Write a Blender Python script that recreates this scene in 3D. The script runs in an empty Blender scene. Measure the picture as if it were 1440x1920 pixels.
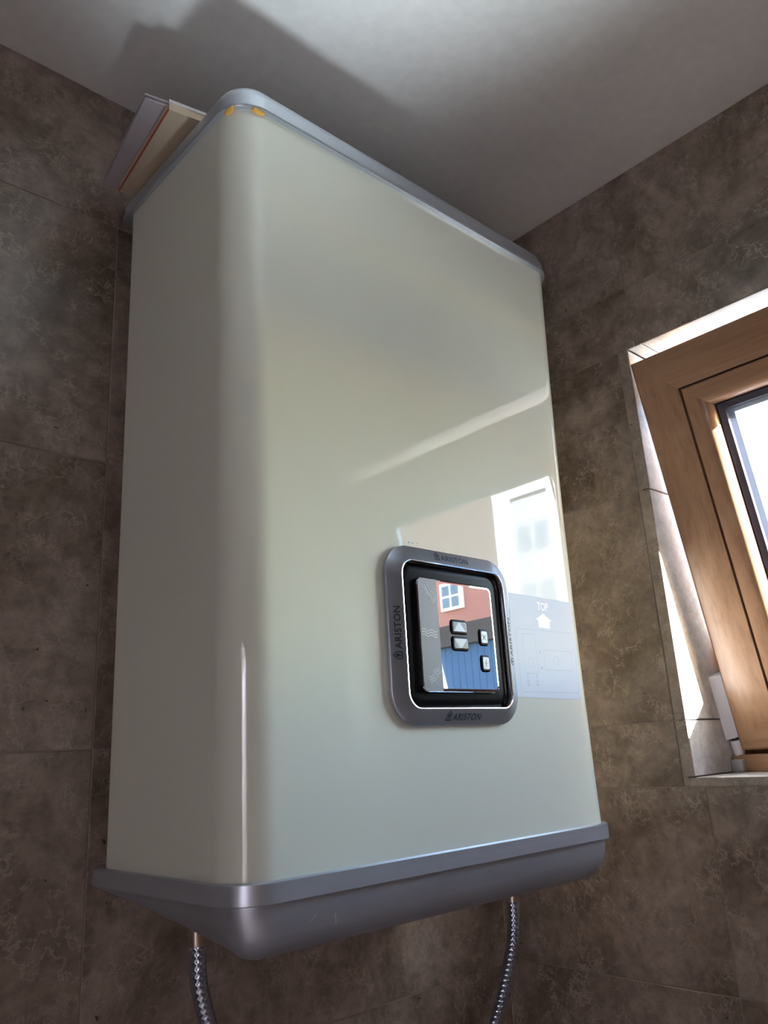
import bpy, bmesh, math, random
from mathutils import Vector, Matrix

random.seed(7)
scene = bpy.context.scene
COL = scene.collection
U = 0.54            # metres per layout unit (the heater casing is 0.94 units = 0.51 m wide)
EYE = 1.60          # camera height above the floor, metres


def P(x, y, z):
    return Vector((x * U, y * U, z * U + EYE))


# ------------------------------------------------------------------ camera
cam_data = bpy.data.cameras.new('camera')
cam = bpy.data.objects.new('camera', cam_data)
COL.objects.link(cam)
Rw = Matrix(((0.7387613, -0.67171177, -0.05509117),
             (-0.15658517, -0.2505695, 0.95535125),
             (-0.65552485, -0.69715007, -0.29029116)))      # world -> camera axes
cam.matrix_world = Matrix.Translation(P(0, 0, 0)) @ Rw.transposed().to_4x4()
cam_data.sensor_fit = 'VERTICAL'
cam_data.sensor_height = 24.0
cam_data.lens = 24.0 * 1505.0 / 1920.0
cam_data.clip_start = 0.02
cam_data.clip_end = 400
scene.camera = cam

# ------------------------------------------------------------------ sky, sun, exposure
SUN_TRAVEL = Vector((-0.37, 1.0, -0.30)).normalized()     # direction in which the sunlight travels
world = bpy.data.worlds.new('world')
scene.world = world
world.use_nodes = True
wn = world.node_tree.nodes
wl = world.node_tree.links
wn.clear()
w_out = wn.new('ShaderNodeOutputWorld')
w_bg = wn.new('ShaderNodeBackground')
w_sky = wn.new('ShaderNodeTexSky')
w_sky.sky_type = 'NISHITA'
w_sky.sun_disc = False
w_sky.sun_elevation = math.asin(-SUN_TRAVEL.z)
w_sky.sun_rotation = math.atan2(-SUN_TRAVEL.x, -SUN_TRAVEL.y)
w_sky.air_density = 1.0
w_sky.dust_density = 0.8
w_sky.ozone_density = 1.0
w_bg.inputs['Strength'].default_value = 0.48
wl.new(w_sky.outputs['Color'], w_bg.inputs['Color'])
wl.new(w_bg.outputs['Background'], w_out.inputs['Surface'])

sun_data = bpy.data.lights.new('sun', 'SUN')
sun_data.energy = 18.0
sun_data.angle = math.radians(0.6)
sun_data.color = (1.0, 0.985, 0.965)
sun = bpy.data.objects.new('sun', sun_data)
COL.objects.link(sun)
sun.rotation_euler = SUN_TRAVEL.to_track_quat('-Z', 'Y').to_euler()
sun.location = (3, -6, 8)

# added area light, unseen fill from the hall behind the open door
hall_data = bpy.data.lights.new('hall_fill_light', 'AREA')
hall_data.shape = 'RECTANGLE'
hall_data.size = 1.00
hall_data.size_y = 0.90
hall_data.energy = 22.0
hall_data.color = (0.76, 0.76, 1.0)
hall = bpy.data.objects.new('hall_fill_light', hall_data)
COL.objects.link(hall)
hall.location = P(-4.30, -1.75, 1.49)
hall.rotation_euler = (0, 0, 0)

# added spot standing in for sunlight bounced up onto the ceiling
bounce_data = bpy.data.lights.new('ceiling_bounce_spot', 'SPOT')
bounce_data.energy = 42.0
bounce_data.color = (0.80, 0.93, 1.0)
bounce_data.spot_size = math.radians(20.5)
bounce_data.spot_blend = 0.7
bounce_data.shadow_soft_size = 0.2
bounce = bpy.data.objects.new('ceiling_bounce_spot', bounce_data)
COL.objects.link(bounce)
g_from, g_to = P(0.55, -0.35, -2.70), P(0.70, 0.40, 1.515)
g_z = (g_from - g_to).normalized()
g_x = (Vector((1, 0, 0)) - g_z * g_z.x).normalized()
g_y = g_z.cross(g_x)
bounce.matrix_world = Matrix.Translation(g_from) @ Matrix((g_x, g_y, g_z)).transposed().to_4x4() @ Matrix.Diagonal((0.58, 1.0, 1.0, 1.0))

vs = scene.view_settings
vs.view_transform = 'Standard'
vs.look = 'None'
vs.gamma = 1.0
vs.use_curve_mapping = False
vs.exposure = 3.22
scene.cycles.max_bounces = 16
scene.cycles.diffuse_bounces = 8
scene.cycles.glossy_bounces = 6
scene.cycles.transparent_max_bounces = 12
scene.cycles.sample_clamp_indirect = 12.0

# ------------------------------------------------------------------ materials


def new_mat(name):
    m = bpy.data.materials.new(name)
    m.use_nodes = True
    nt = m.node_tree
    return m, nt, nt.nodes['Principled BSDF']


def plain(name, col, rough=0.5, metal=0.0, coat=0.0, coat_rough=0.05, spec=0.5):
    m, nt, b = new_mat(name)
    b.inputs['Base Color'].default_value = (*col, 1)
    b.inputs['Roughness'].default_value = rough
    b.inputs['Metallic'].default_value = metal
    b.inputs['Coat Weight'].default_value = coat
    b.inputs['Coat Roughness'].default_value = coat_rough
    b.inputs['Specular IOR Level'].default_value = spec
    return m


def ramp(nt, stops, src):
    r = nt.nodes.new('ShaderNodeValToRGB')
    e = r.color_ramp.elements
    while len(e) < len(stops):
        e.new(0.5)
    for i, (p, c) in enumerate(stops):
        e[i].position = p
        e[i].color = (*c, 1)
    nt.links.new(src, r.inputs['Fac'])
    return r.outputs['Color']


def mixc(nt, a, b, fac, mode='MIX'):
    n = nt.nodes.new('ShaderNodeMix')
    n.data_type = 'RGBA'
    n.blend_type = mode
    for sock, v in ((n.inputs[0], fac), (n.inputs[6], a), (n.inputs[7], b)):
        if isinstance(v, (int, float)):
            sock.default_value = v
        elif isinstance(v, tuple):
            sock.default_value = (*v, 1)
        else:
            nt.links.new(v, sock)
    return n.outputs[2]


def coords(nt, scale=(1, 1, 1), random_shift=True):
    tc = nt.nodes.new('ShaderNodeTexCoord')
    mp = nt.nodes.new('ShaderNodeMapping')
    mp.inputs['Scale'].default_value = scale
    nt.links.new(tc.outputs['Object'], mp.inputs['Vector'])
    if random_shift:
        oi = nt.nodes.new('ShaderNodeObjectInfo')
        mul = nt.nodes.new('ShaderNodeVectorMath')
        mul.operation = 'SCALE'
        mul.inputs[0].default_value = (37.1, 21.7, 53.9)
        nt.links.new(oi.outputs['Random'], mul.inputs['Scale'])
        nt.links.new(mul.outputs['Vector'], mp.inputs['Location'])
    return mp.outputs['Vector']


def noise(nt, vec, scale, detail=4.0, rough=0.55, dist=0.0):
    n = nt.nodes.new('ShaderNodeTexNoise')
    n.inputs['Scale'].default_value = scale
    n.inputs['Detail'].default_value = detail
    n.inputs['Roughness'].default_value = rough
    n.inputs['Distortion'].default_value = dist
    nt.links.new(vec, n.inputs['Vector'])
    return n


def marble(name, dark, mid, light, vein, rough=0.22, shift=True):
    m, nt, b = new_mat(name)
    v = coords(nt, random_shift=shift)
    n1 = noise(nt, v, 7.0, 5, 0.65, 0.6)
    n2 = noise(nt, v, 46.0, 9, 0.72, 0.35)
    base = ramp(nt, [(0.34, dark), (0.50, mid), (0.66, light)], n1.outputs['Fac'])
    fine = ramp(nt, [(0.30, (0.58, 0.56, 0.54)), (0.50, (0.95, 0.95, 0.95)), (0.70, (1.28, 1.26, 1.23))], n2.outputs['Fac'])
    c = mixc(nt, base, fine, 0.9, 'MULTIPLY')
    # thin pale veins: narrow ridges of a distorted noise, broken up by a mask
    for sc, w, f in ((14.0, 0.011, 0.50), (48.0, 0.026, 0.50)):
        vn = noise(nt, v, sc, 6, 0.62, 0.3)
        sub = nt.nodes.new('ShaderNodeMath')
        sub.operation = 'SUBTRACT'
        sub.inputs[1].default_value = 0.5
        nt.links.new(vn.outputs['Fac'], sub.inputs[0])
        ab = nt.nodes.new('ShaderNodeMath')
        ab.operation = 'ABSOLUTE'
        nt.links.new(sub.outputs['Value'], ab.inputs[0])
        line = ramp(nt, [(0.0, (1, 1, 1)), (w, (0, 0, 0))], ab.outputs['Value'])
        gate = noise(nt, v, sc * 0.6, 2)
        gt = ramp(nt, [(0.45, (0, 0, 0)), (0.62, (f, f, f))], gate.outputs['Fac'])
        fac = mixc(nt, line, gt, 1.0, 'MULTIPLY')
        c = mixc(nt, c, vein, fac)
    # dark pits
    n3 = noise(nt, v, 80.0, 3, 0.6, 0.5)
    pit = ramp(nt, [(0.24, (1, 1, 1)), (0.30, (0, 0, 0))], n3.outputs['Fac'])
    c = mixc(nt, c, tuple(x * 0.42 for x in dark), pit)
    nt.links.new(c, b.inputs['Base Color'])
    b.inputs['Roughness'].default_value = rough
    b.inputs['Specular IOR Level'].default_value = 0.5
    bump = nt.nodes.new('ShaderNodeBump')
    bump.inputs['Strength'].default_value = 0.08
    bump.inputs['Distance'].default_value = 0.002
    nt.links.new(n2.outputs['Fac'], bump.inputs['Height'])
    nt.links.new(bump.outputs['Normal'], b.inputs['Normal'])
    return m


def wood(name, axis):
    m, nt, b = new_mat(name)
    s = [34.0, 34.0, 34.0]
    s[axis] = 1.6
    v = coords(nt, tuple(s))
    n1 = noise(nt, v, 1.0, 5, 0.6, 0.4)
    s2 = [140.0, 140.0, 140.0]
    s2[axis] = 9.0
    v2 = coords(nt, tuple(s2))
    n2 = noise(nt, v2, 1.0, 3, 0.5)
    c1 = ramp(nt, [(0.25, (0.245, 0.125, 0.062)), (0.5, (0.325, 0.176, 0.094)), (0.75, (0.39, 0.228, 0.130))], n1.outputs['Fac'])
    c2 = ramp(nt, [(0.30, (0.72, 0.66, 0.62)), (0.55, (1.0, 1.0, 1.0))], n2.outputs['Fac'])
    c = mixc(nt, c1, c2, 0.8, 'MULTIPLY')
    nt.links.new(c, b.inputs['Base Color'])
    b.inputs['Roughness'].default_value = 0.36
    b.inputs['Coat Weight'].default_value = 0.25
    b.inputs['Coat Roughness'].default_value = 0.22
    return m


M = {}
M['marble'] = marble('brown_marble', (0.130, 0.099, 0.070), (0.224, 0.176, 0.137), (0.322, 0.265, 0.216), (0.47, 0.405, 0.345))
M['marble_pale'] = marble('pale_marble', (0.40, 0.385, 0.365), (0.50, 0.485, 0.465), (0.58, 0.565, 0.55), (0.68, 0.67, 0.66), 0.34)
M['marble_edge'] = marble('edge_marble', (0.20, 0.165, 0.13), (0.27, 0.228, 0.188), (0.35, 0.305, 0.26), (0.5, 0.45, 0.39))
M['grout'] = plain('grout', (0.25, 0.205, 0.17), 0.85)
M['wood_z'] = wood('wood_upright', 2)
M['wood_y'] = wood('wood_level', 1)


def ceiling_mat():
    m, nt, b = new_mat('ceiling_paint')
    v = coords(nt, random_shift=False)
    n = noise(nt, v, 60.0, 3)
    c = ramp(nt, [(0.3, (0.70, 0.70, 0.68)), (0.7, (0.76, 0.76, 0.74))], n.outputs['Fac'])
    nt.links.new(c, b.inputs['Base Color'])
    b.inputs['Roughness'].default_value = 0.55
    return m


def enamel_mat():
    m, nt, b = new_mat('cream_enamel')
    v = coords(nt, random_shift=False)
    n = noise(nt, v, 3.0, 2)
    c = ramp(nt, [(0.3, (0.65, 0.675, 0.575)), (0.7, (0.685, 0.71, 0.61))], n.outputs['Fac'])
    nt.links.new(c, b.inputs['Base Color'])
    b.inputs['Roughness'].default_value = 0.5
    b.inputs['Specular IOR Level'].default_value = 0.15
    b.inputs['Coat Weight'].default_value = 1.0
    b.inputs['Coat Roughness'].default_value = 0.015
    b.inputs['Coat IOR'].default_value = 1.7
    return m


def brushed(name, col, rough):
    m, nt, b = new_mat(name)
    v = coords(nt, (3, 3, 160), random_shift=False)
    n = noise(nt, v, 1.0, 3)
    c = ramp(nt, [(0.3, tuple(x * 0.93 for x in col)), (0.7, col)], n.outputs['Fac'])
    nt.links.new(c, b.inputs['Base Color'])
    b.inputs['Metallic'].default_value = 0.75
    b.inputs['Roughness'].default_value = rough
    return m


M['ceiling'] = ceiling_mat()
M['enamel'] = enamel_mat()
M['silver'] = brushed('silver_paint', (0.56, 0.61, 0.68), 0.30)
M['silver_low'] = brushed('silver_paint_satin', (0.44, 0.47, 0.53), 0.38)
M['frame_silver'] = plain('frame_silver', (0.43, 0.49, 0.57), 0.30, 0.85)
M['chrome'] = plain('chrome', (0.85, 0.86, 0.88), 0.10, 1.0)
M['black'] = plain('black_gloss', (0.003, 0.003, 0.004), 0.25, spec=0.06)
M['black_matt'] = plain('black_matt', (0.02, 0.02, 0.022), 0.6)
M['mirror'] = plain('smoked_mirror', (0.42, 0.43, 0.45), 0.015, 1.0)
M['ink'] = plain('dark_ink', (0.015, 0.022, 0.045), 0.45)
M['icon'] = plain('icon_print', (0.62, 0.65, 0.70), 0.35)
M['key'] = plain('key_silver', (0.24, 0.26, 0.29), 0.30, 0.4)
M['key_mark'] = plain('key_mark', (0.16, 0.17, 0.19), 0.4)
M['strip'] = plain('display_strip', (0.27, 0.285, 0.31), 0.22)
M['steel'] = plain('braid_steel', (0.40, 0.44, 0.52), 0.24, 1.0)
M['brass'] = plain('nickel_ferrule', (0.50, 0.42, 0.36), 0.30, 1.0)
M['foam'] = plain('yellow_foam', (0.72, 0.42, 0.10), 0.85)
M['carton'] = plain('tan_card', (0.60, 0.50, 0.36), 0.7)
M['paper'] = plain('paper_white', (0.68, 0.66, 0.68), 0.65)
M['paper_grey'] = plain('paper_lilac', (0.44, 0.42, 0.45), 0.6)
M['red'] = plain('red_edge', (0.45, 0.10, 0.05), 0.6)
M['plastic'] = plain('white_plastic', (0.72, 0.70, 0.72), 0.35)
M['plastic_grey'] = plain('grey_plastic', (0.36, 0.35, 0.33), 0.4)
M['gasket'] = plain('rubber_gasket', (0.035, 0.035, 0.055), 0.45)
M['spacer'] = plain('glazing_spacer', (0.42, 0.47, 0.58), 0.35, 0.6)
M['floor'] = plain('floor_tile', (0.42, 0.36, 0.30), 0.35)
M['door'] = plain('door_paint', (0.70, 0.67, 0.62), 0.4)
M['terrace'] = plain('pale_paving', (0.22, 0.22, 0.21), 0.8)
M['render_orange'] = plain('orange_render', (0.28, 0.105, 0.075), 0.85)
M['render_blue'] = plain('blue_boards', (0.032, 0.066, 0.125), 0.7, spec=0.2)
M['roof_brown'] = plain('brown_roof', (0.055, 0.038, 0.028), 0.9, spec=0.1)
M['ledge'] = plain('pale_ledge', (0.26, 0.26, 0.26), 0.6)
M['white_paint'] = plain('white_paint', (0.80, 0.80, 0.80), 0.5)
M['pale_pane'] = plain('pale_pane', (0.45, 0.50, 0.56), 0.3)
M['dark_pane'] = plain('dark_pane', (0.05, 0.06, 0.08), 0.05)
M['sticker_print'] = plain('sticker_print', (0.42, 0.46, 0.53), 0.5)
M['sticker_white'] = plain('sticker_white', (0.92, 0.94, 0.96), 0.4)


def glass_mat():
    m = bpy.data.materials.new('window_glass')
    m.use_nodes = True
    nt = m.node_tree
    nt.nodes.clear()
    o = nt.nodes.new('ShaderNodeOutputMaterial')
    mx = nt.nodes.new('ShaderNodeMixShader')
    t = nt.nodes.new('ShaderNodeBsdfTransparent')
    t.inputs['Color'].default_value = (0.95, 0.97, 0.97, 1)
    g = nt.nodes.new('ShaderNodeBsdfGlossy')
    g.inputs['Roughness'].default_value = 0.0
    # Schlick reflectance, the same from both sides of the thin pane
    ge = nt.nodes.new('ShaderNodeNewGeometry')
    dot = nt.nodes.new('ShaderNodeVectorMath')
    dot.operation = 'DOT_PRODUCT'
    nt.links.new(ge.outputs['Normal'], dot.inputs[0])
    nt.links.new(ge.outputs['Incoming'], dot.inputs[1])
    last = dot.outputs['Value']
    for op, val in (('ABSOLUTE', None), ('SUBTRACT', 1.0), ('POWER', 5.0), ('MULTIPLY_ADD', 0.92)):
        mn = nt.nodes.new('ShaderNodeMath')
        mn.operation = op
        if op == 'SUBTRACT':
            mn.inputs[0].default_value = val
            nt.links.new(last, mn.inputs[1])
        else:
            nt.links.new(last, mn.inputs[0])
            if val is not None:
                mn.inputs[1].default_value = val
            if op == 'MULTIPLY_ADD':
                mn.inputs[2].default_value = 0.06
        last = mn.outputs['Value']
    nt.links.new(last, mx.inputs['Fac'])
    nt.links.new(t.outputs['BSDF'], mx.inputs[1])
    nt.links.new(g.outputs['BSDF'], mx.inputs[2])
    nt.links.new(mx.outputs['Shader'], o.inputs['Surface'])
    return m


def film_mat():
    m = bpy.data.materials.new('clear_film')
    m.use_nodes = True
    nt = m.node_tree
    b = nt.nodes['Principled BSDF']
    b.inputs['Base Color'].default_value = (0.66, 0.73, 0.84, 1)
    b.inputs['Roughness'].default_value = 0.42
    mx = nt.nodes.new('ShaderNodeMixShader')
    t = nt.nodes.new('ShaderNodeBsdfTransparent')
    mx.inputs['Fac'].default_value = 0.82
    o = nt.nodes['Material Output']
    nt.links.new(t.outputs['BSDF'], mx.inputs[1])
    nt.links.new(b.outputs['BSDF'], mx.inputs[2])
    nt.links.new(mx.outputs['Shader'], o.inputs['Surface'])
    return m


M['glass'] = glass_mat()
M['film'] = film_mat()

# ------------------------------------------------------------------ object helpers


def tag(o, label=None, cat=None, group=None, kind=None):
    if label:
        o['label'] = label
    if cat:
        o['category'] = cat
    if group:
        o['group'] = group
    if kind:
        o['kind'] = kind
    return o


def world_loc(o):
    v = Vector((0, 0, 0))
    while o is not None:
        v += o.location
        o = o.parent
    return v


def empty(name, loc, parent=None):
    o = bpy.data.objects.new(name, None)
    COL.objects.link(o)
    o.location = Vector(loc) - (world_loc(parent) if parent else Vector((0, 0, 0)))
    o.parent = parent
    o.empty_display_size = 0.05
    return o


def link_mesh(name, me, mat, parent, center):
    o = bpy.data.objects.new(name, me)
    COL.objects.link(o)
    if mat is not None and len(me.materials) == 0:
        me.materials.append(mat)
    o.parent = parent
    o.location = center - (world_loc(parent) if parent else Vector((0, 0, 0)))
    return o


def mesh(name, verts, faces, mat, parent=None, smooth=False):
    """verts: world positions in metres; the origin goes to the middle of the box."""
    verts = [Vector(v) for v in verts]
    lo = Vector([min(v[i] for v in verts) for i in range(3)])
    hi = Vector([max(v[i] for v in verts) for i in range(3)])
    c = (lo + hi) / 2
    me = bpy.data.meshes.new(name)
    me.from_pydata([v - c for v in verts], [], faces)
    bm = bmesh.new()
    bm.from_mesh(me)
    bmesh.ops.recalc_face_normals(bm, faces=bm.faces)
    bm.to_mesh(me)
    bm.free()
    if smooth:
        for p in me.polygons:
            p.use_smooth = True
        if smooth != 'all':
            me.set_sharp_from_angle(angle=math.radians(smooth if not isinstance(smooth, bool) else 40))
    return link_mesh(name, me, mat, parent, c)


BOX_F = [(0, 1, 3, 2), (4, 6, 7, 5), (0, 4, 5, 1), (2, 3, 7, 6), (0, 2, 6, 4), (1, 5, 7, 3)]


def box_data(a, b):
    return [Vector((x, y, z)) for x in (a[0], b[0]) for y in (a[1], b[1]) for z in (a[2], b[2])]


def box(name, a, b, mat, parent=None, bevel=0.0, seg=2):
    """axis-aligned box between two world corners (metres)."""
    a, b = Vector(a), Vector(b)
    c = (a + b) / 2
    me = bpy.data.meshes.new(name)
    bm = bmesh.new()
    vs_ = [bm.verts.new(v - c) for v in box_data(a, b)]
    for f in BOX_F:
        bm.faces.new([vs_[i] for i in f])
    bmesh.ops.recalc_face_normals(bm, faces=bm.faces)
    if bevel > 0:
        bmesh.ops.bevel(bm, geom=list(bm.edges), offset=bevel, segments=seg, affect='EDGES', profile=0.5)
    bm.to_mesh(me)
    bm.free()
    if bevel > 0 and seg > 1:
        for p in me.polygons:
            p.use_smooth = True
        me.set_sharp_from_angle(angle=math.radians(50))
    return link_mesh(name, me, mat, parent, c)


def ubox(name, a, b, mat, parent=None, bevel=0.0, seg=2):
    return box(name, P(*a), P(*b), mat, parent, bevel * U, seg)


def rrect(x0, x1, y0, y1, rf, rb, n=10, eps=0.004):
    """closed loop (x, y): front corners (low y) radius rf, back corners radius rb."""
    pts = []
    for cx, cy, r, a0 in ((x0 + rf, y0 + rf, rf, 180), (x1 - rf, y0 + rf, rf, 270), (x1 - rb, y1 - rb, rb, 0), (x0 + rb, y1 - rb, rb, 90)):
        arc = []
        for i in range(n + 1):
            a = math.radians(a0 + 90 * i / n)
            arc.append((cx + r * math.cos(a), cy + r * math.sin(a)))
        # a guard point on each flat so the flats shade flat
        a = math.radians(a0)
        ta = (math.sin(a), -math.cos(a))
        b = math.radians(a0 + 90)
        tb = (-math.sin(b), math.cos(b))
        pts.append((arc[0][0] + ta[0] * eps, arc[0][1] + ta[1] * eps))
        pts += arc
        pts.append((arc[-1][0] + tb[0] * eps, arc[-1][1] + tb[1] * eps))
    return pts


def loft(loops, cap0=True, cap1=True):
    n = len(loops[0])
    verts = [v for l in loops for v in l]
    faces = []
    for k in range(len(loops) - 1):
        for i in range(n):
            j = (i + 1) % n
            faces.append((k * n + i, k * n + j, (k + 1) * n + j, (k + 1) * n + i))
    if cap0:
        faces.append(tuple(range(n)))
    if cap1:
        faces.append(tuple((len(loops) - 1) * n + i for i in range(n)))
    return verts, faces


def tile_mesh(w, h, t, cache={}):
    """a flat tile lying in local YZ (w along Y, h along Z), face towards -X, eased edges."""
    key = (round(w, 4), round(h, 4), round(t, 4))
    if key not in cache:
        me = bpy.data.meshes.new('tile')
        bm = bmesh.new()
        vs_ = [bm.verts.new(v) for v in box_data((-t / 2, -w / 2, -h / 2), (t / 2, w / 2, h / 2))]
        for f in BOX_F:
            bm.faces.new([vs_[i] for i in f])
        bmesh.ops.recalc_face_normals(bm, faces=bm.faces)
        bmesh.ops.bevel(bm, geom=list(bm.edges), offset=0.0005, segments=1, affect='EDGES')
        bm.to_mesh(me)
        bm.free()
        cache[key] = me
    return cache[key]


# ------------------------------------------------------------------ room shell
X_B = 1.809          # wall with the window
Y_A = 1.510          # wall carrying the heater
Z_C = 1.515          # ceiling
Z_F = -EYE / U       # floor
X_L, Y_R = -2.6, -2.9
OP_Y0, OP_Y1, OP_Z0, OP_Z1 = -0.15, 0.945, -0.085, 0.996
X_OUT = 2.15
TILE_T = 0.018       # tile thickness
ROWS = [Z_F, -2.7915, -2.225, -1.6585, -1.092, -0.5255, 0.041, 0.6075, 1.174, Z_C]
GAP = 0.0026

floor = tag(ubox('floor', (X_L, Y_R, Z_F - 0.2), (X_B + TILE_T, Y_A + TILE_T, Z_F), M['floor']), kind='structure')
ceiling = tag(ubox('ceiling', (X_L - 0.3, Y_R - 0.3, Z_C), (X_OUT, Y_A + 0.4, Z_C + 0.25), M['ceiling']), kind='structure')
wall_left = tag(ubox('wall_left', (X_L - 0.3, Y_A + 0.0016, Z_F - 0.2), (X_OUT, Y_A + 0.4, Z_C), M['grout']), kind='structure')
wall_rear = tag(ubox('wall_rear', (X_L - 0.3, Y_R - 0.3, Z_F - 0.2), (X_OUT, Y_R, Z_C), M['marble']), kind='structure')
DR_Y0, DR_Y1, DR_Z1 = -2.45, -1.05, 0.74      # open doorway in the entry wall
wall_entry = tag(empty('wall_entry', P(X_L, 0, Z_F)), kind='structure')
ubox('wall_panel', (X_L - 0.3, Y_R, Z_F - 0.2), (X_L, DR_Y0, Z_C), M['marble'], wall_entry)
ubox('wall_panel', (X_L - 0.3, DR_Y1, Z_F - 0.2), (X_L, Y_A + TILE_T, Z_C), M['marble'], wall_entry)
ubox('lintel_panel', (X_L - 0.3, DR_Y0, DR_Z1), (X_L, DR_Y1, Z_C), M['marble'], wall_entry)
# the hall behind the doorway, holding the added fill light
HX0 = X_L - 3.2
tag(ubox('wall_hall', (HX0 - 0.2, Y_R - 0.9, Z_F - 0.2), (HX0, 1.0, Z_C + 0.25), M['door']), kind='structure')
tag(ubox('wall_hall_rear', (HX0, Y_R - 0.9, Z_F - 0.2), (X_L - 0.3, Y_R - 0.6, Z_C + 0.25), M['door']), kind='structure')
tag(ubox('wall_hall_end', (HX0, 0.7, Z_F - 0.2), (X_L - 0.3, 1.0, Z_C + 0.25), M['door']), kind='structure')
tag(ubox('floor_hall', (HX0, Y_R - 0.6, Z_F - 0.2), (X_L, 0.7, Z_F), M['floor']), kind='structure')
tag(ubox('ceiling_hall', (HX0, Y_R - 0.6, Z_C), (X_L - 0.3, 0.7, Z_C + 0.25), M['ceiling']), kind='structure')


def wall_with_hole():
    x0, x1 = X_B + 0.0016, X_OUT
    e = TILE_T
    outer = [(Y_R, Z_F - 0.2), (Y_A + TILE_T, Z_F - 0.2), (Y_A + TILE_T, Z_C), (Y_R, Z_C)]
    inner = [(OP_Y0 - e, OP_Z0 - e), (OP_Y1 + e, OP_Z0 - e), (OP_Y1 + e, OP_Z1 + e), (OP_Y0 - e, OP_Z1 + e)]
    v = [P(x, *q) for x in (x0, x1) for q in outer + inner]
    f = []
    for k in range(4):
        j = (k + 1) % 4
        f += [(k, j, 4 + j, 4 + k), (8 + k, 8 + j, 12 + j, 12 + k), (k, j, 8 + j, 8 + k), (4 + k, 4 + j, 12 + j, 12 + k)]
    return tag(mesh('wall_right', v, f, M['grout']), kind='structure')


wall_right = wall_with_hole()

door = tag(empty('door_1', P(X_L - 0.3, DR_Y0, Z_F)), kind='structure')
ubox('door_leaf', (X_L - 1.65, DR_Y0 - 0.08, Z_F + 0.01), (X_L - 0.31, DR_Y0 - 0.01, DR_Z1 - 0.01), M['door'], door, 0.006)
ubox('door_handle', (X_L - 1.58, DR_Y0 - 0.01, Z_F + 1.86), (X_L - 1.36, DR_Y0 + 0.05, Z_F + 1.90), M['chrome'], door, 0.008)


def put_tile(parent, wall, a0, a1, z0, z1, mat='marble', name='tile'):
    """wall 'A': a = x on the heater wall, 'B': a = y on the window wall."""
    a0, a1, z0, z1 = a0 + GAP / 2, a1 - GAP / 2, z0 + GAP / 2, z1 - GAP / 2
    if a1 - a0 < 0.004 or z1 - z0 < 0.004:
        return None
    me = tile_mesh((a1 - a0) * U, (z1 - z0) * U, TILE_T * U)
    o = bpy.data.objects.new(name, me)
    COL.objects.link(o)
    o.parent = parent
    if wall == 'A':
        c = P((a0 + a1) / 2, Y_A + TILE_T / 2, (z0 + z1) / 2)
        o.rotation_euler = (0, 0, -math.pi / 2)
    else:
        c = P(X_B + TILE_T / 2, (a0 + a1) / 2, (z0 + z1) / 2)
    o.location = c - world_loc(parent)
    if len(me.materials) == 0:
        me.materials.append(None)
    o.material_slots[0].link = 'OBJECT'
    o.material_slots[0].material = M[mat]
    return o


xs = [X_L, -1.595, -0.475, 0.645, 1.765, X_B]
for k in range(len(ROWS) - 1):
    for i in range(len(xs) - 1):
        put_tile(wall_left, 'A', xs[i], xs[i + 1], ROWS[k], ROWS[k + 1])

EDGE = 0.030         # narrow cut pieces framing the opening
ys = [Y_R, -2.435, -1.315, -0.195, 0.925, Y_A]
H0, H1 = (OP_Y0 - EDGE, OP_Z0 - EDGE * 0.7), (OP_Y1 + EDGE, OP_Z1)
for k in range(len(ROWS) - 1):
    z0, z1 = ROWS[k], ROWS[k + 1]
    for i in range(len(ys) - 1):
        a0, a1 = ys[i], ys[i + 1]
        if a1 <= H0[0] or a0 >= H1[0] or z1 <= H0[1] or z0 >= H1[1]:
            put_tile(wall_right, 'B', a0, a1, z0, z1)
            continue
        zl, zh = max(z0, H0[1]), min(z1, H1[1])
        if z0 < zl:
            put_tile(wall_right, 'B', a0, a1, z0, zl)
        if z1 > zh:
            put_tile(wall_right, 'B', a0, a1, zh, z1)
        if a0 < H0[0]:
            put_tile(wall_right, 'B', a0, H0[0], zl, zh)
        if a1 > H1[0]:
            put_tile(wall_right, 'B', max(a0, H1[0]), a1, zl, zh)
# edge strips round the opening and the reveal pieces
for z0, z1 in ((OP_Z0, 0.041), (0.041, 0.6075), (0.6075, OP_Z1)):
    put_tile(wall_right, 'B', OP_Y1, OP_Y1 + EDGE, z0, z1, 'marble_edge', 'edge_tile')
    put_tile(wall_right, 'B', OP_Y0 - EDGE, OP_Y0, z0, z1, 'marble_edge', 'edge_tile')
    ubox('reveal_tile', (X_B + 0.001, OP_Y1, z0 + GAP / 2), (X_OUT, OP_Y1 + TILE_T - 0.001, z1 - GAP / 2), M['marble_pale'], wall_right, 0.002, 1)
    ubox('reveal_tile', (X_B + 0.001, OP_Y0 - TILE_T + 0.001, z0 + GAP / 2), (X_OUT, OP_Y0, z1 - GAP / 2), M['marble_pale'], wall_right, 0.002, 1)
put_tile(wall_right, 'B', OP_Y0 - EDGE, OP_Y1 + EDGE, OP_Z0 - EDGE * 0.7, OP_Z0, 'marble_edge', 'edge_tile')
for a0, a1 in ((OP_Y0, 0.36), (0.36, 0.905), (0.905, OP_Y1)):
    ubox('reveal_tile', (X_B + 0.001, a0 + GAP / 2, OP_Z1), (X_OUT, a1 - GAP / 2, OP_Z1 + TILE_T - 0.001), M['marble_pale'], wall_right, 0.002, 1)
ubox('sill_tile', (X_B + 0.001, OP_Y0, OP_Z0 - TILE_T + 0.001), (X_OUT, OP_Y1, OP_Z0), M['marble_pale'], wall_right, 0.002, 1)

# ------------------------------------------------------------------ window: fixed frame and tilted sash
window = tag(empty('window_1', P(2.06, (OP_Y0 + OP_Y1) / 2, OP_Z0)), kind='structure')
TILT = math.radians(14.43)
HX, HZ = 2.0066, -0.0362                       # inner lower edge of the sash


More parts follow.
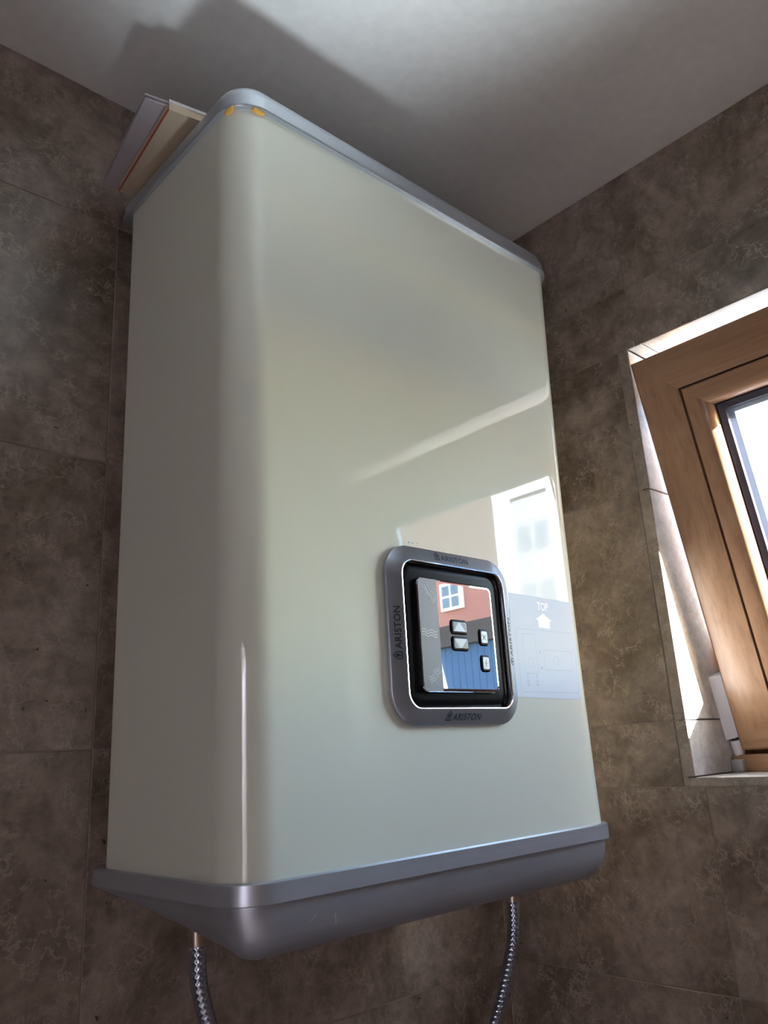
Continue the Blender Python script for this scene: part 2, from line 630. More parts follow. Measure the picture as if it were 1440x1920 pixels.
def sash_pt(y, s, n):
    """y along the wall, s up the sash, n towards the room."""
    return P(HX - math.sin(TILT) * s - math.cos(TILT) * n, y, HZ + math.cos(TILT) * s - math.sin(TILT) * n)


def flat_pt(y, s, n):
    return P(-n, y, s)


def ring_members(names, mats, prof, y0, y1, s0, s1, fn, parent, smooth=False):
    """four mitred members swept round the rectangle; prof = closed list of (inset, n)."""
    def corner(k, d):
        return ((y1 - d, s0 + d), (y1 - d, s1 - d), (y0 + d, s1 - d), (y0 + d, s0 + d))[k]
    out = []
    for k in range(4):      # left stile, top rail, right stile, bottom rail
        va = [fn(*corner(k, d), n) for d, n in prof]
        vb = [fn(*corner((k + 1) % 4, d), n) for d, n in prof]
        m = len(prof)
        f = [(i, (i + 1) % m, m + (i + 1) % m, m + i) for i in range(m)] + [tuple(range(m)), tuple(range(m, 2 * m))]
        out.append(mesh(names[k % 2], va + vb, f, mats[k % 2], parent, smooth))
    return out


SY0, SY1, SS0, SS1 = -0.125, 0.920, 0.0, 0.993
WOODS = (M['wood_z'], M['wood_y'])
ring_members(('sash_stile', 'sash_rail'), WOODS,
             [(0.002, -0.004), (0.006, 0.0), (0.1035, 0.0), (0.1035, -0.110), (0.0, -0.110), (0.0, -0.006)],
             SY0, SY1, SS0, SS1, sash_pt, window)
prof = [(0.107, -0.110), (0.107, -0.005), (0.110, -0.002), (0.138, -0.002)]
for i in range(1, 9):
    a = math.radians(90 * i / 8)
    prof.append((0.138 + 0.028 * math.sin(a), -0.002 - 0.028 * (1 - math.cos(a))))
prof += [(0.166, -0.110)]
ring_members(('glazing_bead', 'glazing_bead'), WOODS, prof, SY0, SY1, SS0, SS1, sash_pt, window, 35)
ring_members(('bead_groove', 'bead_groove'), (M['black_matt'],) * 2,
             [(0.1036, -0.012), (0.1069, -0.012), (0.1069, -0.105), (0.1036, -0.105)], SY0, SY1, SS0, SS1, sash_pt, window)
ring_members(('gasket', 'gasket'), (M['gasket'],) * 2,
             [(0.166, -0.034), (0.170, -0.031), (0.184, -0.036), (0.184, -0.048), (0.166, -0.048)], SY0, SY1, SS0, SS1, sash_pt, window)
ring_members(('glazing_spacer', 'glazing_spacer'), (M['spacer'],) * 2,
             [(0.168, -0.058), (0.196, -0.058), (0.196, -0.076), (0.168, -0.076)], SY0, SY1, SS0, SS1, sash_pt, window)


def sash_slab(name, y0, y1, s0, s1, n0, n1, mat, parent):
    v = [sash_pt(y, s, n) for y in (y0, y1) for s in (s0, s1) for n in (n0, n1)]
    return mesh(name, v, BOX_F, mat, parent)


for n in (-0.050, -0.080):
    g = 0.167
    v = [sash_pt(y, s, n) for y, s in ((SY0 + g, SS0 + g), (SY1 - g, SS0 + g), (SY1 - g, SS1 - g), (SY0 + g, SS1 - g))]
    mesh('glass_pane', v, [(0, 1, 2, 3)], M['glass'], window)

ring_members(('frame_jamb', 'frame_head'), WOODS,
             [(0.0, -2.04), (0.018, -2.04), (0.018, -2.15), (0.0, -2.15)],
             OP_Y0, OP_Y1, OP_Z0, OP_Z1, flat_pt, window)
ubox('frame_sill', (2.005, OP_Y0, OP_Z0), (2.13, OP_Y1, OP_Z0 + 0.040), M['wood_y'], window, 0.003)
ubox('frame_sill', (2.092, OP_Y0, OP_Z0 + 0.039), (2.13, OP_Y1, OP_Z0 + 0.068), M['wood_y'], window, 0.003)  # added upstand closing the sun gap under the sash
ubox('light_stop_bar', (2.116, OP_Y0, OP_Z0 + 0.060), (2.13, OP_Y1, OP_Z0 + 0.100), M['wood_y'], window, 0.002)  # unseen bar added behind the sash to stop stray sun
ubox('outer_sill', (X_OUT, OP_Y0 - 0.08, OP_Z0 - 0.05), (X_OUT + 0.42, OP_Y1 + 0.08, OP_Z0 - 0.02), M['ledge'], window, 0.004)
# hinge hardware in the lower corner
hc = []
for s, w in ((0.030, 1.0), (0.10, 1.0), (0.180, 1.0), (0.186, 0.8)):
    hc.append([sash_pt(y, s, n) for y, n in ((0.9215, -0.012 * w), (0.9446, 0.010 * w), (0.9446, -0.050), (0.9215, -0.050))])
v, f = loft(hc)
cover = mesh('hinge_cover', v, f, M['plastic'], window)
cl = []
for i, (s, r) in enumerate(((0.024, 0.0120), (0.020, 0.0128), (-0.004, 0.0135), (-0.022, 0.0105), (-0.030, 0.004))):
    cl.append([sash_pt(0.932 + r * math.cos(a), s, -0.012 + r * 1.3 * math.sin(a)) for a in [2 * math.pi * q / 20 for q in range(20)]])
v, f = loft(cl)
mesh('hinge_knuckle', v, f, M['plastic'], window, 40)
cl = []
for s, r in ((0.031, 0.011), (0.022, 0.011)):
    cl.append([sash_pt(0.932 + r * math.cos(a), s, -0.016 + r * math.sin(a)) for a in [2 * math.pi * q / 16 for q in range(16)]])
v, f = loft(cl)
mesh('hinge_washer', v, f, M['black_matt'], window, 40)
ubox('hinge_bracket', (1.990, 0.915, OP_Z0), (2.030, 0.9445, OP_Z0 + 0.030), M['plastic_grey'], window, 0.004)

# ------------------------------------------------------------------ outside
ground = tag(box('ground', (1.3, -60, -0.30), (70, 60, -0.10), M['terrace']), kind='structure')

house = tag(empty('house', (16.2, -14.9, -0.1)), 'orange rendered house with white window, mirrored in the control panel', 'house')
foot = [(16.2, -24.0), (16.2, -11.9), (21.0, -17.6), (21.0, -24.0)]
v, f = [Vector((x, y, z)) for z in (-0.1, 11.6) for x, y in foot], [(0, 1, 2, 3), (4, 5, 6, 7), (0, 1, 5, 4), (1, 2, 6, 5), (2, 3, 7, 6), (3, 0, 4, 7)]
mesh('house_wall', v, f, M['render_orange'], house)
foot = [(15.9, -24.3), (15.9, -11.6), (21.3, -17.4), (21.3, -24.3)]
mesh('house_roof', [Vector((x, y, z)) for z in (11.6, 11.9) for x, y in foot], f, M['roof_brown'], house)
wy0, wy1, wz0, wz1 = -14.00, -13.22, 5.30, 6.06
wf = box('house_window', (16.10, wy0, wz0), (16.22, wy1, wz1), M['white_paint'], house, 0.01)
for k in range(2):
    for j in range(2):
        a = wy0 + 0.07 + k * 0.34
        z = wz0 + 0.07 + j * 0.33
        box('pane', (16.09, a, z), (16.105, a + 0.28, z + 0.28), M['dark_pane'], wf)
block = tag(empty('added_far_block', (30.0, -20.6, -0.1)), 'pale far block, added to dim the sky mirrored in the glossy heater front', 'building')  # added building, breaks up the bright sky in the heater's reflection
foot = [(30.0, -21.9), (30.0, -19.7), (34.0, -22.6), (34.0, -24.6)]
mesh('block_wall', [Vector((x, y, z)) for z in (-0.1, 13.0) for x, y in foot], f, M['white_paint'], block)
mesh('block_roof', [Vector((x, y, z)) for z in (13.0, 13.2) for x, y in foot], f, M['roof_brown'], block)
for k in range(4):
    for j in range(2):
        box('block_window', (29.97, -21.6 + j * 1.0, 2.0 + k * 2.8), (30.01, -20.9 + j * 1.0, 3.3 + k * 2.8), M['pale_pane'], block)
shed = tag(empty('garden_shed', (14.0, -12.0, -0.1)), 'blue boarded outbuilding with dark brown roof, mirrored low in the control panel', 'shed')
for k in range(16):
    y = -13.6 + k * 0.2
    box('board', (14.0, y, -0.1), (14.05, y + 0.19, 3.95), M['render_blue'], shed)
box('shed_body', (14.05, -13.6, -0.1), (15.8, -10.4, 3.95), M['render_blue'], shed)
v = [Vector((x, y, z)) for y in (-13.9, -10.1) for x, z in ((13.85, 3.95), (16.0, 3.95), (14.9, 4.65))]
mesh('shed_roof', v, [(0, 1, 2), (3, 4, 5), (0, 1, 4, 3), (1, 2, 5, 4), (2, 0, 3, 5)], M['roof_brown'], shed)

# ------------------------------------------------------------------ water heater
HXL, HYF, HYB = 0.635, 1.000, 1.425
HZ0, HZ1 = -0.157, 1.150
XR_TAB = [(-0.157, 1.540), (0.09, 1.531), (0.36, 1.536), (0.65, 1.548), (1.15, 1.575)]


def lerp_tab(t, z):
    for (a, b), (c, d) in zip(t, t[1:]):
        if z <= c:
            return b + (d - b) * max(0.0, (z - a) / (c - a))
    return t[-1][1]


heater = tag(empty('water_heater', P(1.09, Y_A, -0.20)),
             'large cream enamelled wall-mounted water heater with silver caps beside the window', 'water heater')

# casing: vertical sheet with rounded front corners, tapering a little
loops = []
for k in range(13):
    z = HZ0 + (HZ1 - HZ0) * k / 12
    xr = 1.540 + (1.575 - 1.540) * (k / 12) ** 1.6 - 0.010 * math.sin(math.pi * k / 12)
    loops.append([P(x, y, z) for x, y in rrect(HXL, xr, HYF, HYB, 0.062, 0.02, 14)])
v, f = loft(loops)
mesh('casing', v, f, M['enamel'], heater, 50)


def cap_loops(spec, x0, x1, y0, y1, rf):
    out = []
    for d, z in spec:
        r = max(rf - d, 0.006)
        out.append([P(x, y, z) for x, y in rrect(x0 + d, x1 - d, y0 + d, y1 - d, r, max(0.02 - d, 0.004), 14)])
    return out


# top cap: lip, band, recessed upper band rolling into a flat lid
spec = [(0.012, 1.146), (0.001, 1.146), (0.0, 1.1475), (0.0, 1.1535), (0.0035, 1.1548), (0.0035, 1.1760), (0.0065, 1.1785), (0.0090, 1.1790)]
for i in range(1, 11):
    a = math.radians(90 * i / 10)
    spec.append((0.0090 + 0.060 * (1 - math.cos(a)) ** 1.0, 1.1790 + 0.040 * math.sin(a) ** 0.8))
v, f = loft(cap_loops(spec, HXL - 0.009, 1.582, HYF - 0.010, 1.455, 0.070))
mesh('top_cap', v, f, M['silver'], heater, 40)

# bottom band
spec = [(0.010, -0.1555), (0.003, -0.1555), (0.0, -0.1575), (0.0, -0.1835), (0.002, -0.1850), (0.012, -0.1850)]
v, f = loft(cap_loops(spec, HXL - 0.008, 1.553, HYF - 0.009, 1.460, 0.068))
mesh('bottom_band', v, f, M['silver'], heater, 40)


# bottom cap: deep at the front, scooped away towards the wall
def depth(y):
    t = min(1.0, max(0.0, (y - 1.035) / 0.130))
    t = t * t * (3 - 2 * t)
    return 0.075 * (1 - t) + 0.012 * t


loops = []
x0, x1, y0, y1 = HXL + 0.002, 1.545, HYF + 0.001, 1.450
for d, e in [(0.0, None)] + [(0.0 + 0.055 * (1 - math.cos(math.radians(90 * i / 12))), math.sin(math.radians(90 * i / 12))) for i in range(0, 13)] \
        + [(0.055 + 0.165 * i / 14, 1.0) for i in range(1, 15)]:
    ring = []
    for x, y in rrect(x0 + d, x1 - d, y0 + d, y1 - min(d, 0.20), max(0.060 - d, 0.008), 0.012, 14):
        ring.append(P(x, y, -0.184 if e is None else -0.187 - depth(y) * e))
    loops.append(ring)
v, f = loft(loops)
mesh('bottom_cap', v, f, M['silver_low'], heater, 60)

# wall bracket
for bx in (0.80, 1.36):
    ubox('wall_bracket', (bx, 1.42, 0.80), (bx + 0.06, Y_A, 0.90), M['silver_low'], heater, 0.003)
    ubox('wall_bracket', (bx, 1.42, 0.10), (bx + 0.06, Y_A, 0.20), M['silver_low'], heater, 0.003)


# dabs of sealant foam under the cap corner
def blob(name, c, r, mat, parent, seed):
    rnd = random.Random(seed)
    bm = bmesh.new()
    bmesh.ops.create_icosphere(bm, subdivisions=3, radius=1.0)
    vs_ = []
    for q in bm.verts:
        k = 1 + 0.22 * math.sin(4 * q.co.x + seed) * math.cos(5 * q.co.y + 2 * seed) + 0.06 * rnd.random()
        vs_.append(P(c[0] + q.co.x * r[0] * k, c[1] + q.co.y * r[1] * k, c[2] + q.co.z * r[2] * k))
    fs_ = [tuple(w.index for w in g.verts) for g in bm.faces]
    bm.free()
    return mesh(name, vs_, fs_, mat, parent, 'all')


tag(blob('sealant_foam', (0.641, 1.034, 1.1455), (0.006, 0.016, 0.006), M['foam'], heater, 1), 'yellow sealant foam squeezed out under the cap')
tag(blob('sealant_foam', (0.682, 1.000, 1.1445), (0.013, 0.005, 0.006), M['foam'], heater, 5), 'yellow sealant foam squeezed out under the cap')

# light scratches on the bottom cap and flecks of residue on the front
def skirt_pt(x, z, lift):
    a = math.asin(min(1.0, max(0.0, (-0.187 - z) / 0.075)))
    return P(x, HYF + 0.001 + 0.055 * (1 - math.cos(a)) - lift, z)


for pts in (((0.7560, -0.2190), (0.7625, -0.2130), (0.7690, -0.2072)), ((0.8008, -0.2125), (0.8038, -0.2215), (0.8072, -0.2300))):
    vv, ff = [], []
    for i, (x, z) in enumerate(pts):
        w = (0.0004, 0.0010, 0.0005)[i]
        vv += [skirt_pt(x - w, z, 0.0006), skirt_pt(x + w, z, 0.0006)]
    for i in range(len(pts) - 1):
        ff.append((2 * i, 2 * i + 1, 2 * i + 3, 2 * i + 2))
    mesh('scratch', vv, ff, M['paper'], heater)
for i, (x, z, r) in enumerate(((0.9985, 0.3685, 0.0022), (1.0080, 0.3680, 0.0016), (1.0200, 0.3695, 0.0020), (0.7740, 0.0010, 0.0012), (1.2620, 0.0790, 0.0014))):
    blob('residue_fleck', (x, HYF - 0.0004, z), (r, 0.0008, r * 0.7), M['sticker_white'], heater, 11 + i)

# ---- control panel
PX, PZ = 1.0914, 0.2010
panel = empty('control_panel', P(PX, HYF, PZ))
panel.parent = heater
panel.location = P(PX, HYF, PZ) - heater.location


def rr_xz(cx, cz, a, b, r, y, n=12):
    out = []
    for sx, sz, a0 in ((1, 1, 0), (-1, 1, 90), (-1, -1, 180), (1, -1, 270)):
        for i in range(n + 1):
            t = math.radians(a0 + 90 * i / n)
            out.append(P(cx + sx * (a - r) + r * math.cos(t), y, cz + sz * (b - r) + r * math.sin(t)))
    return out


def ring_part(name, prof, a, b, r, mat, parent, smooth=35):
    """closed-profile ring: prof = list of (inset, y)."""
    loops = [rr_xz(PX, PZ, a - d, b - d, max(r - d, 0.004), y) for d, y in prof]
    loops.append(loops[0])
    n = len(loops[0])
    verts = [q for l in loops[:-1] for q in l]
    m = len(loops) - 1
    faces = []
    for k in range(m):
        for i in range(n):
            j = (i + 1) % n
            faces.append((k * n + i, k * n + j, ((k + 1) % m) * n + j, ((k + 1) % m) * n + i))
    return mesh(name, verts, faces, mat, parent, smooth)


PA, PB, PR = 0.1648, 0.1567, 0.056
frame = ring_part('panel_frame', [(0.001, 0.9965), (0.0, 0.9955), (0.0, 0.9915), (0.002, 0.9895), (0.0268, 0.9795), (0.0268, 0.9965)],
                  PA, PB, PR, M['frame_silver'], panel)
ring_part('frame_shadow_gap', [(0.004, 0.9999), (0.004, 0.9965), (0.030, 0.9965), (0.030, 0.9999)], PA, PB, PR, M['black_matt'], panel)
tag(ring_part('inner_rim', [(0.0268, 0.9795), (0.0275, 0.9780), (0.0292, 0.9782), (0.0304, 0.9800), (0.0304, 0.9960), (0.0268, 0.9960)],
              PA, PB, PR, M['chrome'], panel), 'bright chrome inner rim')
# black recess with a stepped wall, then the mirror-dark screen
v, f = loft([rr_xz(PX, PZ, PA - 0.0304, PB - 0.0304, PR - 0.0304, 0.9990), rr_xz(PX, PZ, PA - 0.0304, PB - 0.0304, PR - 0.0304, 0.9915),
             rr_xz(PX, PZ, PA - 0.037, PB - 0.037, 0.021, 0.9890), rr_xz(PX, PZ, PA - 0.046, PB - 0.046, 0.016, 0.9885)], True, True)
mesh('screen_surround', v, f, M['black'], panel, 30)
SA, SB = 0.1010, 0.1000
spec = [(0.0, 0.9885), (0.0, 0.9825), (0.0012, 0.9808), (0.0030, 0.9800), (0.006, 0.9797)]
v, f = loft([rr_xz(PX, PZ - 0.001, SA - d, SB - d, 0.014 - d, y) for d, y in spec], True, True)
screen = tag(mesh('screen', v, f, M['mirror'], panel), 'smoked mirror display')
YS = 0.9797
sv_ = [(0.9925, 0.1060), (0.9980, 0.1012), (1.0385, 0.1012), (1.0395, 0.2990), (0.9980, 0.2990), (0.9925, 0.2940)]
vv = [P(x, YS - 0.0005, z) for x, z in sv_] + [P(x, YS + 0.001, z) for x, z in sv_]
mesh('display_strip', vv, [tuple(range(6)), tuple(range(6, 12))] + [(i, (i + 1) % 6, 6 + (i + 1) % 6, 6 + i) for i in range(6)], M['strip'], panel)
# keys
for cx, cz, a, b, kind in ((1.0903, 0.2160, 0.0200, 0.0105, 'up'), (1.0907, 0.1862, 0.0200, 0.0105, 'down'),
                           (1.1563, 0.2009, 0.0105, 0.0128, 'x'), (1.1555, 0.1528, 0.0105, 0.0128, 'shower')):
    def kr(d, y, r=0.004):
        return rr_xz(cx, cz, a - d, b - d, max(r - d * 0.5, 0.0015), y, 5)
    v, f = loft([kr(-0.003, YS + 0.001, 0.006), kr(-0.003, YS - 0.0008, 0.006), kr(-0.001, YS - 0.0016), kr(0.0, YS - 0.0016)])
    base = mesh('key_surround', v, f, M['black'], panel, 40)
    v, f = loft([kr(0.0014, YS - 0.0012), kr(0.0014, YS - 0.0026), kr(0.0024, YS - 0.0030)])
    mesh('key_cap', v, f, M['key'], base)
    yk = YS - 0.0033
    if kind in ('up', 'down'):
        s = 1 if kind == 'up' else -1
        for q in (-1, 1):
            vv = [P(cx + q * 0.0165, yk, cz + s * 0.0075), P(cx + q * 0.0165, yk, cz - s * 0.0070), P(cx + q * 0.0030, yk, cz + s * 0.0075)]
            mesh('key_mark', vv + [w + Vector((0, 0.0003, 0)) for w in vv], [(0, 1, 2), (3, 4, 5), (0, 1, 4, 3), (1, 2, 5, 4), (2, 0, 3, 5)], M['key_mark'], base)
    else:
        bars = ((45, 0.013), (-45, 0.013)) if kind == 'x' else ((90, 0.012), (0, 0.008))
        for ang, ln in bars:
            c_, s_ = math.cos(math.radians(ang)), math.sin(math.radians(ang))
            vv = [P(cx + u_ * ln / 2 * c_ - w_ * 0.0009 * s_, yk + t_, cz + u_ * ln / 2 * s_ + w_ * 0.0009 * c_)
                  for u_ in (-1, 1) for t_ in (0, 0.0005) for w_ in (-1, 1)]
            mesh('key_mark', vv, BOX_F, M['key_mark'], base)
# water wave icons, three strokes each
for cx, cz, ang in ((1.0194, 0.2727, -47), (1.0135, 0.2012, -3), (1.0180, 0.1283, 42)):
    for k in (-1, 0, 1):
        c_, s_ = math.cos(math.radians(ang)), math.sin(math.radians(ang))
        top, bot = [], []
        for i in range(25):
            t = i / 24
            u_ = (t - 0.5) * 0.038
            w_ = k * 0.0046 + 0.0016 * math.sin(t * 4 * math.pi)
            for lst, h_ in ((top, 0.00055), (bot, -0.00055)):
                lst.append((cx + u_ * c_ - (w_ + h_) * s_, cz + u_ * s_ + (w_ + h_) * c_))
        n = len(top)
        vv = [P(x, YS - 0.0010, z) for x, z in top + bot] + [P(x, YS + 0.0004, z) for x, z in top + bot]
        ff = []
        for i in range(n - 1):
            ff += [(i, i + 1, n + i + 1, n + i), (2 * n + i, 2 * n + i + 1, 3 * n + i + 1, 3 * n + i),
                   (i, i + 1, 2 * n + i + 1, 2 * n + i), (n + i, n + i + 1, 3 * n + i + 1, 3 * n + i)]
        mesh('wave_icon', vv, ff, M['icon'], panel)


# ---- lettering
def text_polys(body, size, bold=0.0, shear=0.0, spacing=1.0):
    cu = bpy.data.curves.new('lettering', 'FONT')
    cu.body = body
    cu.size = size
    cu.offset = bold
    cu.shear = shear
    cu.space_character = spacing
    cu.extrude = 0.0
    cu.resolution_u = 3
    ob = bpy.data.objects.new('lettering', cu)
    COL.objects.link(ob)
    me = bpy.data.meshes.new_from_object(ob)
    vv = [(q.co.x, q.co.y) for q in me.vertices]
    ff = [tuple(p.vertices) for p in me.polygons]
    bpy.data.objects.remove(ob)
    bpy.data.curves.remove(cu)
    bpy.data.meshes.remove(me)
    return vv, ff


def flat_part(name, pts2, faces, place, mat, parent, t=0.0006):
    """thin raised print: flat polygons pushed out by t along the outward normal."""
    n = len(pts2)
    vv = [place(x, y, t) for x, y in pts2]
    return mesh(name, vv, faces, mat, parent)


def fit(vv, w, h):
    x0, x1 = min(p[0] for p in vv), max(p[0] for p in vv)
    y0, y1 = min(p[1] for p in vv), max(p[1] for p in vv)
    return [((p[0] - x0) / (x1 - x0) * w, (p[1] - y0) / (y1 - y0) * h) for p in vv]


word, word_f = text_polys('ARISTON', 1.0, 0.020, 0.0, 1.08)
word = fit(word, 0.0735, 0.0120)
# house badge: outline with a dot
hs = 0.0165
outline = [(0, 0), (hs * 0.80, 0), (hs * 0.80, hs * 0.62), (hs * 0.40, hs * 1.05), (0, hs * 0.62)]
ctr = (hs * 0.40, hs * 0.46)
inner = [(ctr[0] + (x - ctr[0]) * 0.72, ctr[1] + (y - ctr[1]) * 0.72) for x, y in outline]
badge_v = outline + inner
badge_f = [(i, (i + 1) % 5, 5 + (i + 1) % 5, 5 + i) for i in range(5)]
k0 = len(badge_v)
badge_v += [(ctr[0] - 0.0016, ctr[1] - 0.0042), (ctr[0] + 0.0016, ctr[1] - 0.0042), (ctr[0] + 0.0016, ctr[1]), (ctr[0] - 0.0016, ctr[1])]
badge_f += [(k0, k0 + 1, k0 + 2, k0 + 3)]
k0 = len(badge_v)
badge_v += [(ctr[0] + 0.0030 * math.cos(2 * math.pi * i / 10), ctr[1] + 0.0012 + 0.0030 * math.sin(2 * math.pi * i / 10)) for i in range(10)]
badge_f += [tuple(range(k0, k0 + 10))]
logo = badge_v + [(x + 0.0170, y) for x, y in word]
k0 = len(badge_v)
logo_f = badge_f + [tuple(k0 + i for i in q) for q in word_f]
LW, LH = 0.0905, 0.0125
SL = (0.9895 - 0.9795) / (0.0268 - 0.0020)     # slope of the frame face


def frame_y(d):
    """y of the bezel face at inset d from its outer edge."""
    return 0.9895 - SL * (d - 0.002)


def place_h(top):
    def fn(x, y, t):
        px = PX - LW / 2 - 0.001 + x
        d_mid = 0.0140
        pz = (PZ + PB - d_mid - LH / 2 + y) if top else (PZ - PB + d_mid - LH / 2 + y)
        if True:
            px += (y - LH / 2) * 0.18
        d = (PZ + PB - pz) if top else (pz - (PZ - PB))
        return P(px, frame_y(d) - t, pz)
    return fn


def place_v(left):
    def fn(x, y, t):
        pz = PZ - LW / 2 - 0.002 + x
        px = (PX - PA + 0.0145 + LH / 2 - y) if left else (PX + PA - 0.0145 + LH / 2 - y)
        d = (px - (PX - PA)) if left else (PX + PA - px)
        return P(px, frame_y(d) - t, pz)
    return fn


for fn in (place_h(True), place_h(False), place_v(True), place_v(False)):
    flat_part('lettering', logo, logo_f, fn, M['ink'], frame)

# ---- installation sticker on the front, beside the panel
sticker = empty('sticker', P(1.372, HYF, 0.197))
sticker.parent = heater
sticker.location = P(1.372, HYF, 0.197) - heater.location
tag(sticker, 'bluish translucent sticker with TOP and an arrow')
sv = [(1.2600, 0.0950), (1.4825, 0.0905), (1.4830, 0.2980), (1.2700, 0.3015)]
vv = [P(x, HYF - 0.0006, z) for x, z in sv] + [P(x, HYF - 0.0001, z) for x, z in sv]
mesh('film', vv, [(0, 1, 2, 3), (4, 5, 6, 7), (0, 1, 5, 4), (1, 2, 6, 5), (2, 3, 7, 6), (3, 0, 4, 7)], M['film'], sticker)


def place_st(x, y, t):
    return P(x, HYF - 0.0006 - t, y)


tv, tf = text_polys('TOP', 1.0, 0.02)
tv = [(1.3600 + x, 0.2715 + y) for x, y in fit(tv, 0.0370, 0.0175)]
flat_part('lettering', tv, tf, place_st, M['sticker_white'], sticker, 0.0005)
flat_part('arrow', [(1.3770, 0.2660), (1.3500, 0.2512), (1.3580, 0.2512), (1.3580, 0.2355), (1.3970, 0.2350), (1.3970, 0.2508), (1.4040, 0.2508)],
          [(0, 1, 6), (2, 3, 4, 5)], place_st, M['sticker_white'], sticker, 0.0005)


def outline_part(name, x0, x1, z0, z1, w, r, mat):
    def lp(d):
        out = []
        for sx, sz, a0 in ((1, 1, 0), (-1, 1, 90), (-1, -1, 180), (1, -1, 270)):
            for i in range(5):
                t = math.radians(a0 + 90 * i / 4)
                rr = max(r - d, 0.0004)
                out.append(((x0 + x1) / 2 + sx * ((x1 - x0) / 2 - d - rr) + rr * math.cos(t), (z0 + z1) / 2 + sz * ((z1 - z0) / 2 - d - rr) + rr * math.sin(t)))
        return out
    a, b = lp(0), lp(w)
    n = len(a)
    flat_part(name, a + b, [(i, (i + 1) % n, n + (i + 1) % n, n + i) for i in range(n)], place_st, mat, sticker, 0.0004)


outline_part('diagram_border', 1.2800, 1.4755, 0.1040, 0.2300, 0.0010, 0.008, M['sticker_print'])
outline_part('diagram_outline', 1.2985, 1.3410, 0.1405, 0.2205, 0.0009, 0.006, M['sticker_print'])
outline_part('diagram_outline', 1.3640, 1.4600, 0.1490, 0.1900, 0.0009, 0.006, M['sticker_print'])
outline_part('diagram_outline', 1.3110, 1.3270, 0.1550, 0.1710, 0.0008, 0.002, M['sticker_print'])
outline_part('diagram_outline', 1.3960, 1.4130, 0.1610, 0.1770, 0.0008, 0.002, M['sticker_print'])
for x in (1.3045, 1.3345):
    outline_part('diagram_pipe', x - 0.0012, x + 0.0012, 0.1300, 0.1400, 0.0011, 0.0004, M['sticker_print'])
    for k in range(2):
        outline_part('diagram_pipe', x - 0.0035, x + 0.0035, 0.1165 + k * 0.0065, 0.1210 + k * 0.0065, 0.0016, 0.001, M['sticker_print'])
for z in (0.1530, 0.1850):
    outline_part('diagram_pipe', 1.3500, 1.3560, z - 0.003, z + 0.003, 0.0020, 0.002, M['sticker_print'])

# ------------------------------------------------------------------ flexible hoses


def bez(pts, n):
    """Catmull-Rom through the points."""
    out = []
    p = [pts[0] * 2 - pts[1]] + pts + [pts[-1] * 2 - pts[-2]]
    for k in range(1, len(p) - 2):
        for i in range(n):
            t = i / n
            a, b, c, d = p[k - 1], p[k], p[k + 1], p[k + 2]
            out.append(0.5 * ((2 * b) + (c - a) * t + (2 * a - 5 * b + 4 * c - d) * t * t + (3 * b - a - 3 * c + d) * t ** 3))
    out.append(pts[-1])
    return out


def tube(name, path, rad, mat, parent, sides=24, braid=False, smooth='all'):
    loops = []
    T0 = None
    up = Vector((0, 1, 0))
    acc = 0.0
    for i, q in enumerate(path):
        t = (path[min(i + 1, len(path) - 1)] - path[max(i - 1, 0)]).normalized()
        if i:
            acc += (path[i] - path[i - 1]).length
        u_ = (up - t * up.dot(t)).normalized()
        w_ = t.cross(u_)
        up = u_
        r = rad(i / (len(path) - 1)) if callable(rad) else rad
        lp = []
        for k in range(sides):
            a = 2 * math.pi * k / sides
            rr = r
            if braid:
                h1 = math.sin(8 * a + acc * 1150)
                h2 = math.sin(8 * a - acc * 1150)
                rr = r * (1 + 0.055 * max(h1, h2) - 0.02)
            lp.append(q + (u_ * math.cos(a) + w_ * math.sin(a)) * rr)
        loops.append(lp)
    v, f = loft(loops)
    return mesh(name, v, f, mat, parent, smooth)


def hose(label, ctrl, sleeve):
    top = ctrl[0]
    t = tag(empty('braided_hose', P(*top)), label, 'hose', 'braided steel hoses under the heater')
    pts = bez([P(*q) for q in ctrl], 48)
    # resample evenly
    fine = [pts[0]]
    step = 0.0007
    for q in pts[1:]:
        while (q - fine[-1]).length > step:
            fine.append(fine[-1] + (q - fine[-1]).normalized() * step)
    r = 0.0135 * U
    n0 = int(sleeve / step)
    tube('hose_braid', fine[n0 - 8:-16], r, M['steel'], t, 48, True)
    fer = tube('ferrule', fine[int(0.010 / step):n0], r * 1.12, M['brass'], t, 24, smooth=40)
    tube('nut', fine[0:int(0.012 / step)], r * 1.45, M['brass'], t, 6, smooth=False)
    tube('ferrule', fine[-22:], r * 1.12, M['brass'], t, 24, smooth=40)
    # wall elbow at the far end
    e = P(*ctrl[-1])
    d = (fine[-1] - fine[-12]).normalized()
    tube('wall_elbow', bez([e, e + d * 0.02, Vector((e.x, Y_A * U - 0.012, e.z - 0.03)), Vector((e.x, Y_A * U + 0.002, e.z - 0.03))], 8), r * 1.2, M['chrome'], t, 20, smooth=40)
    return t


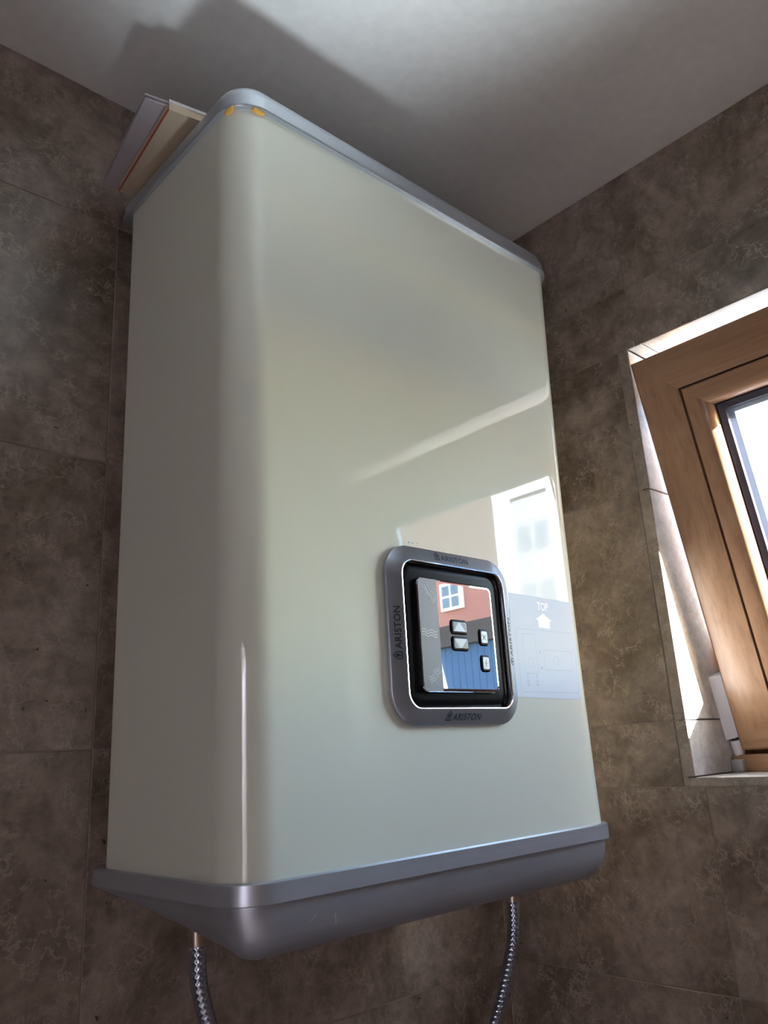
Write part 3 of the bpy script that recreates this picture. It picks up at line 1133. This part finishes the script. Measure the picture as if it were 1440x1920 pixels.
hose('braided steel hose hanging under the left end of the heater',
     [(0.728, 1.270, -0.199), (0.730, 1.270, -0.270), (0.737, 1.272, -0.340), (0.775, 1.285, -0.430), (0.850, 1.320, -0.560), (0.930, 1.380, -0.760), (0.945, 1.430, -0.900)], 0.041)
hose('braided steel hose hanging under the right end of the heater',
     [(1.489, 1.250, -0.199), (1.494, 1.250, -0.320), (1.484, 1.252, -0.400), (1.443, 1.258, -0.490), (1.395, 1.268, -0.570), (1.300, 1.330, -0.760), (1.280, 1.430, -0.900)], 0.066)

# ------------------------------------------------------------------ box and booklet lying on top of the heater
ZT = 1.2195
bx = tag(empty('carton_box', P(0.70, 1.30, ZT)), 'flat tan cardboard box lying on the left end of the heater top', 'box')


def prism(name, quad, z0, z1, mat, parent):
    v = [P(x, y, z0) for x, y in quad] + [P(x, y, z1) for x, y in quad]
    return mesh(name, v, [(0, 1, 2, 3), (4, 5, 6, 7), (0, 1, 5, 4), (1, 2, 6, 5), (2, 3, 7, 6), (3, 0, 4, 7)], mat, parent)


qa = [(0.590, 1.168), (0.800, 1.130), (0.845, 1.410), (0.617, 1.448)]
prism('box_body', qa, ZT, ZT + 0.022, M['carton'], bx)
q2 = [(0.5885, 1.166), (0.8015, 1.1275), (0.8025, 1.131), (0.5895, 1.1695)]
prism('box_flap', q2, ZT + 0.016, ZT + 0.0225, M['paper'], bx)
q3 = [(0.5888, 1.1695), (0.5905, 1.1690), (0.6175, 1.4480), (0.6158, 1.4485)]
prism('printed_edge', q3, ZT - 0.0008, ZT + 0.0050, M['red'], bx)
bk = tag(empty('booklet', P(0.68, 1.32, ZT + 0.023)), 'grey-white booklet on top of the tan box, jutting out towards the wall', 'booklet')
qb = [(0.552, 1.195), (0.780, 1.150), (0.820, 1.430), (0.592, 1.476)]
prism('cover', qb, ZT + 0.0235, ZT + 0.0265, M['paper_grey'], bk)
qp = [(0.562, 1.200), (0.776, 1.158), (0.814, 1.424), (0.600, 1.466)]
prism('pages', qp, ZT + 0.0265, ZT + 0.0340, M['paper'], bk)
prism('cover', qb, ZT + 0.0340, ZT + 0.0370, M['paper_grey'], bk)
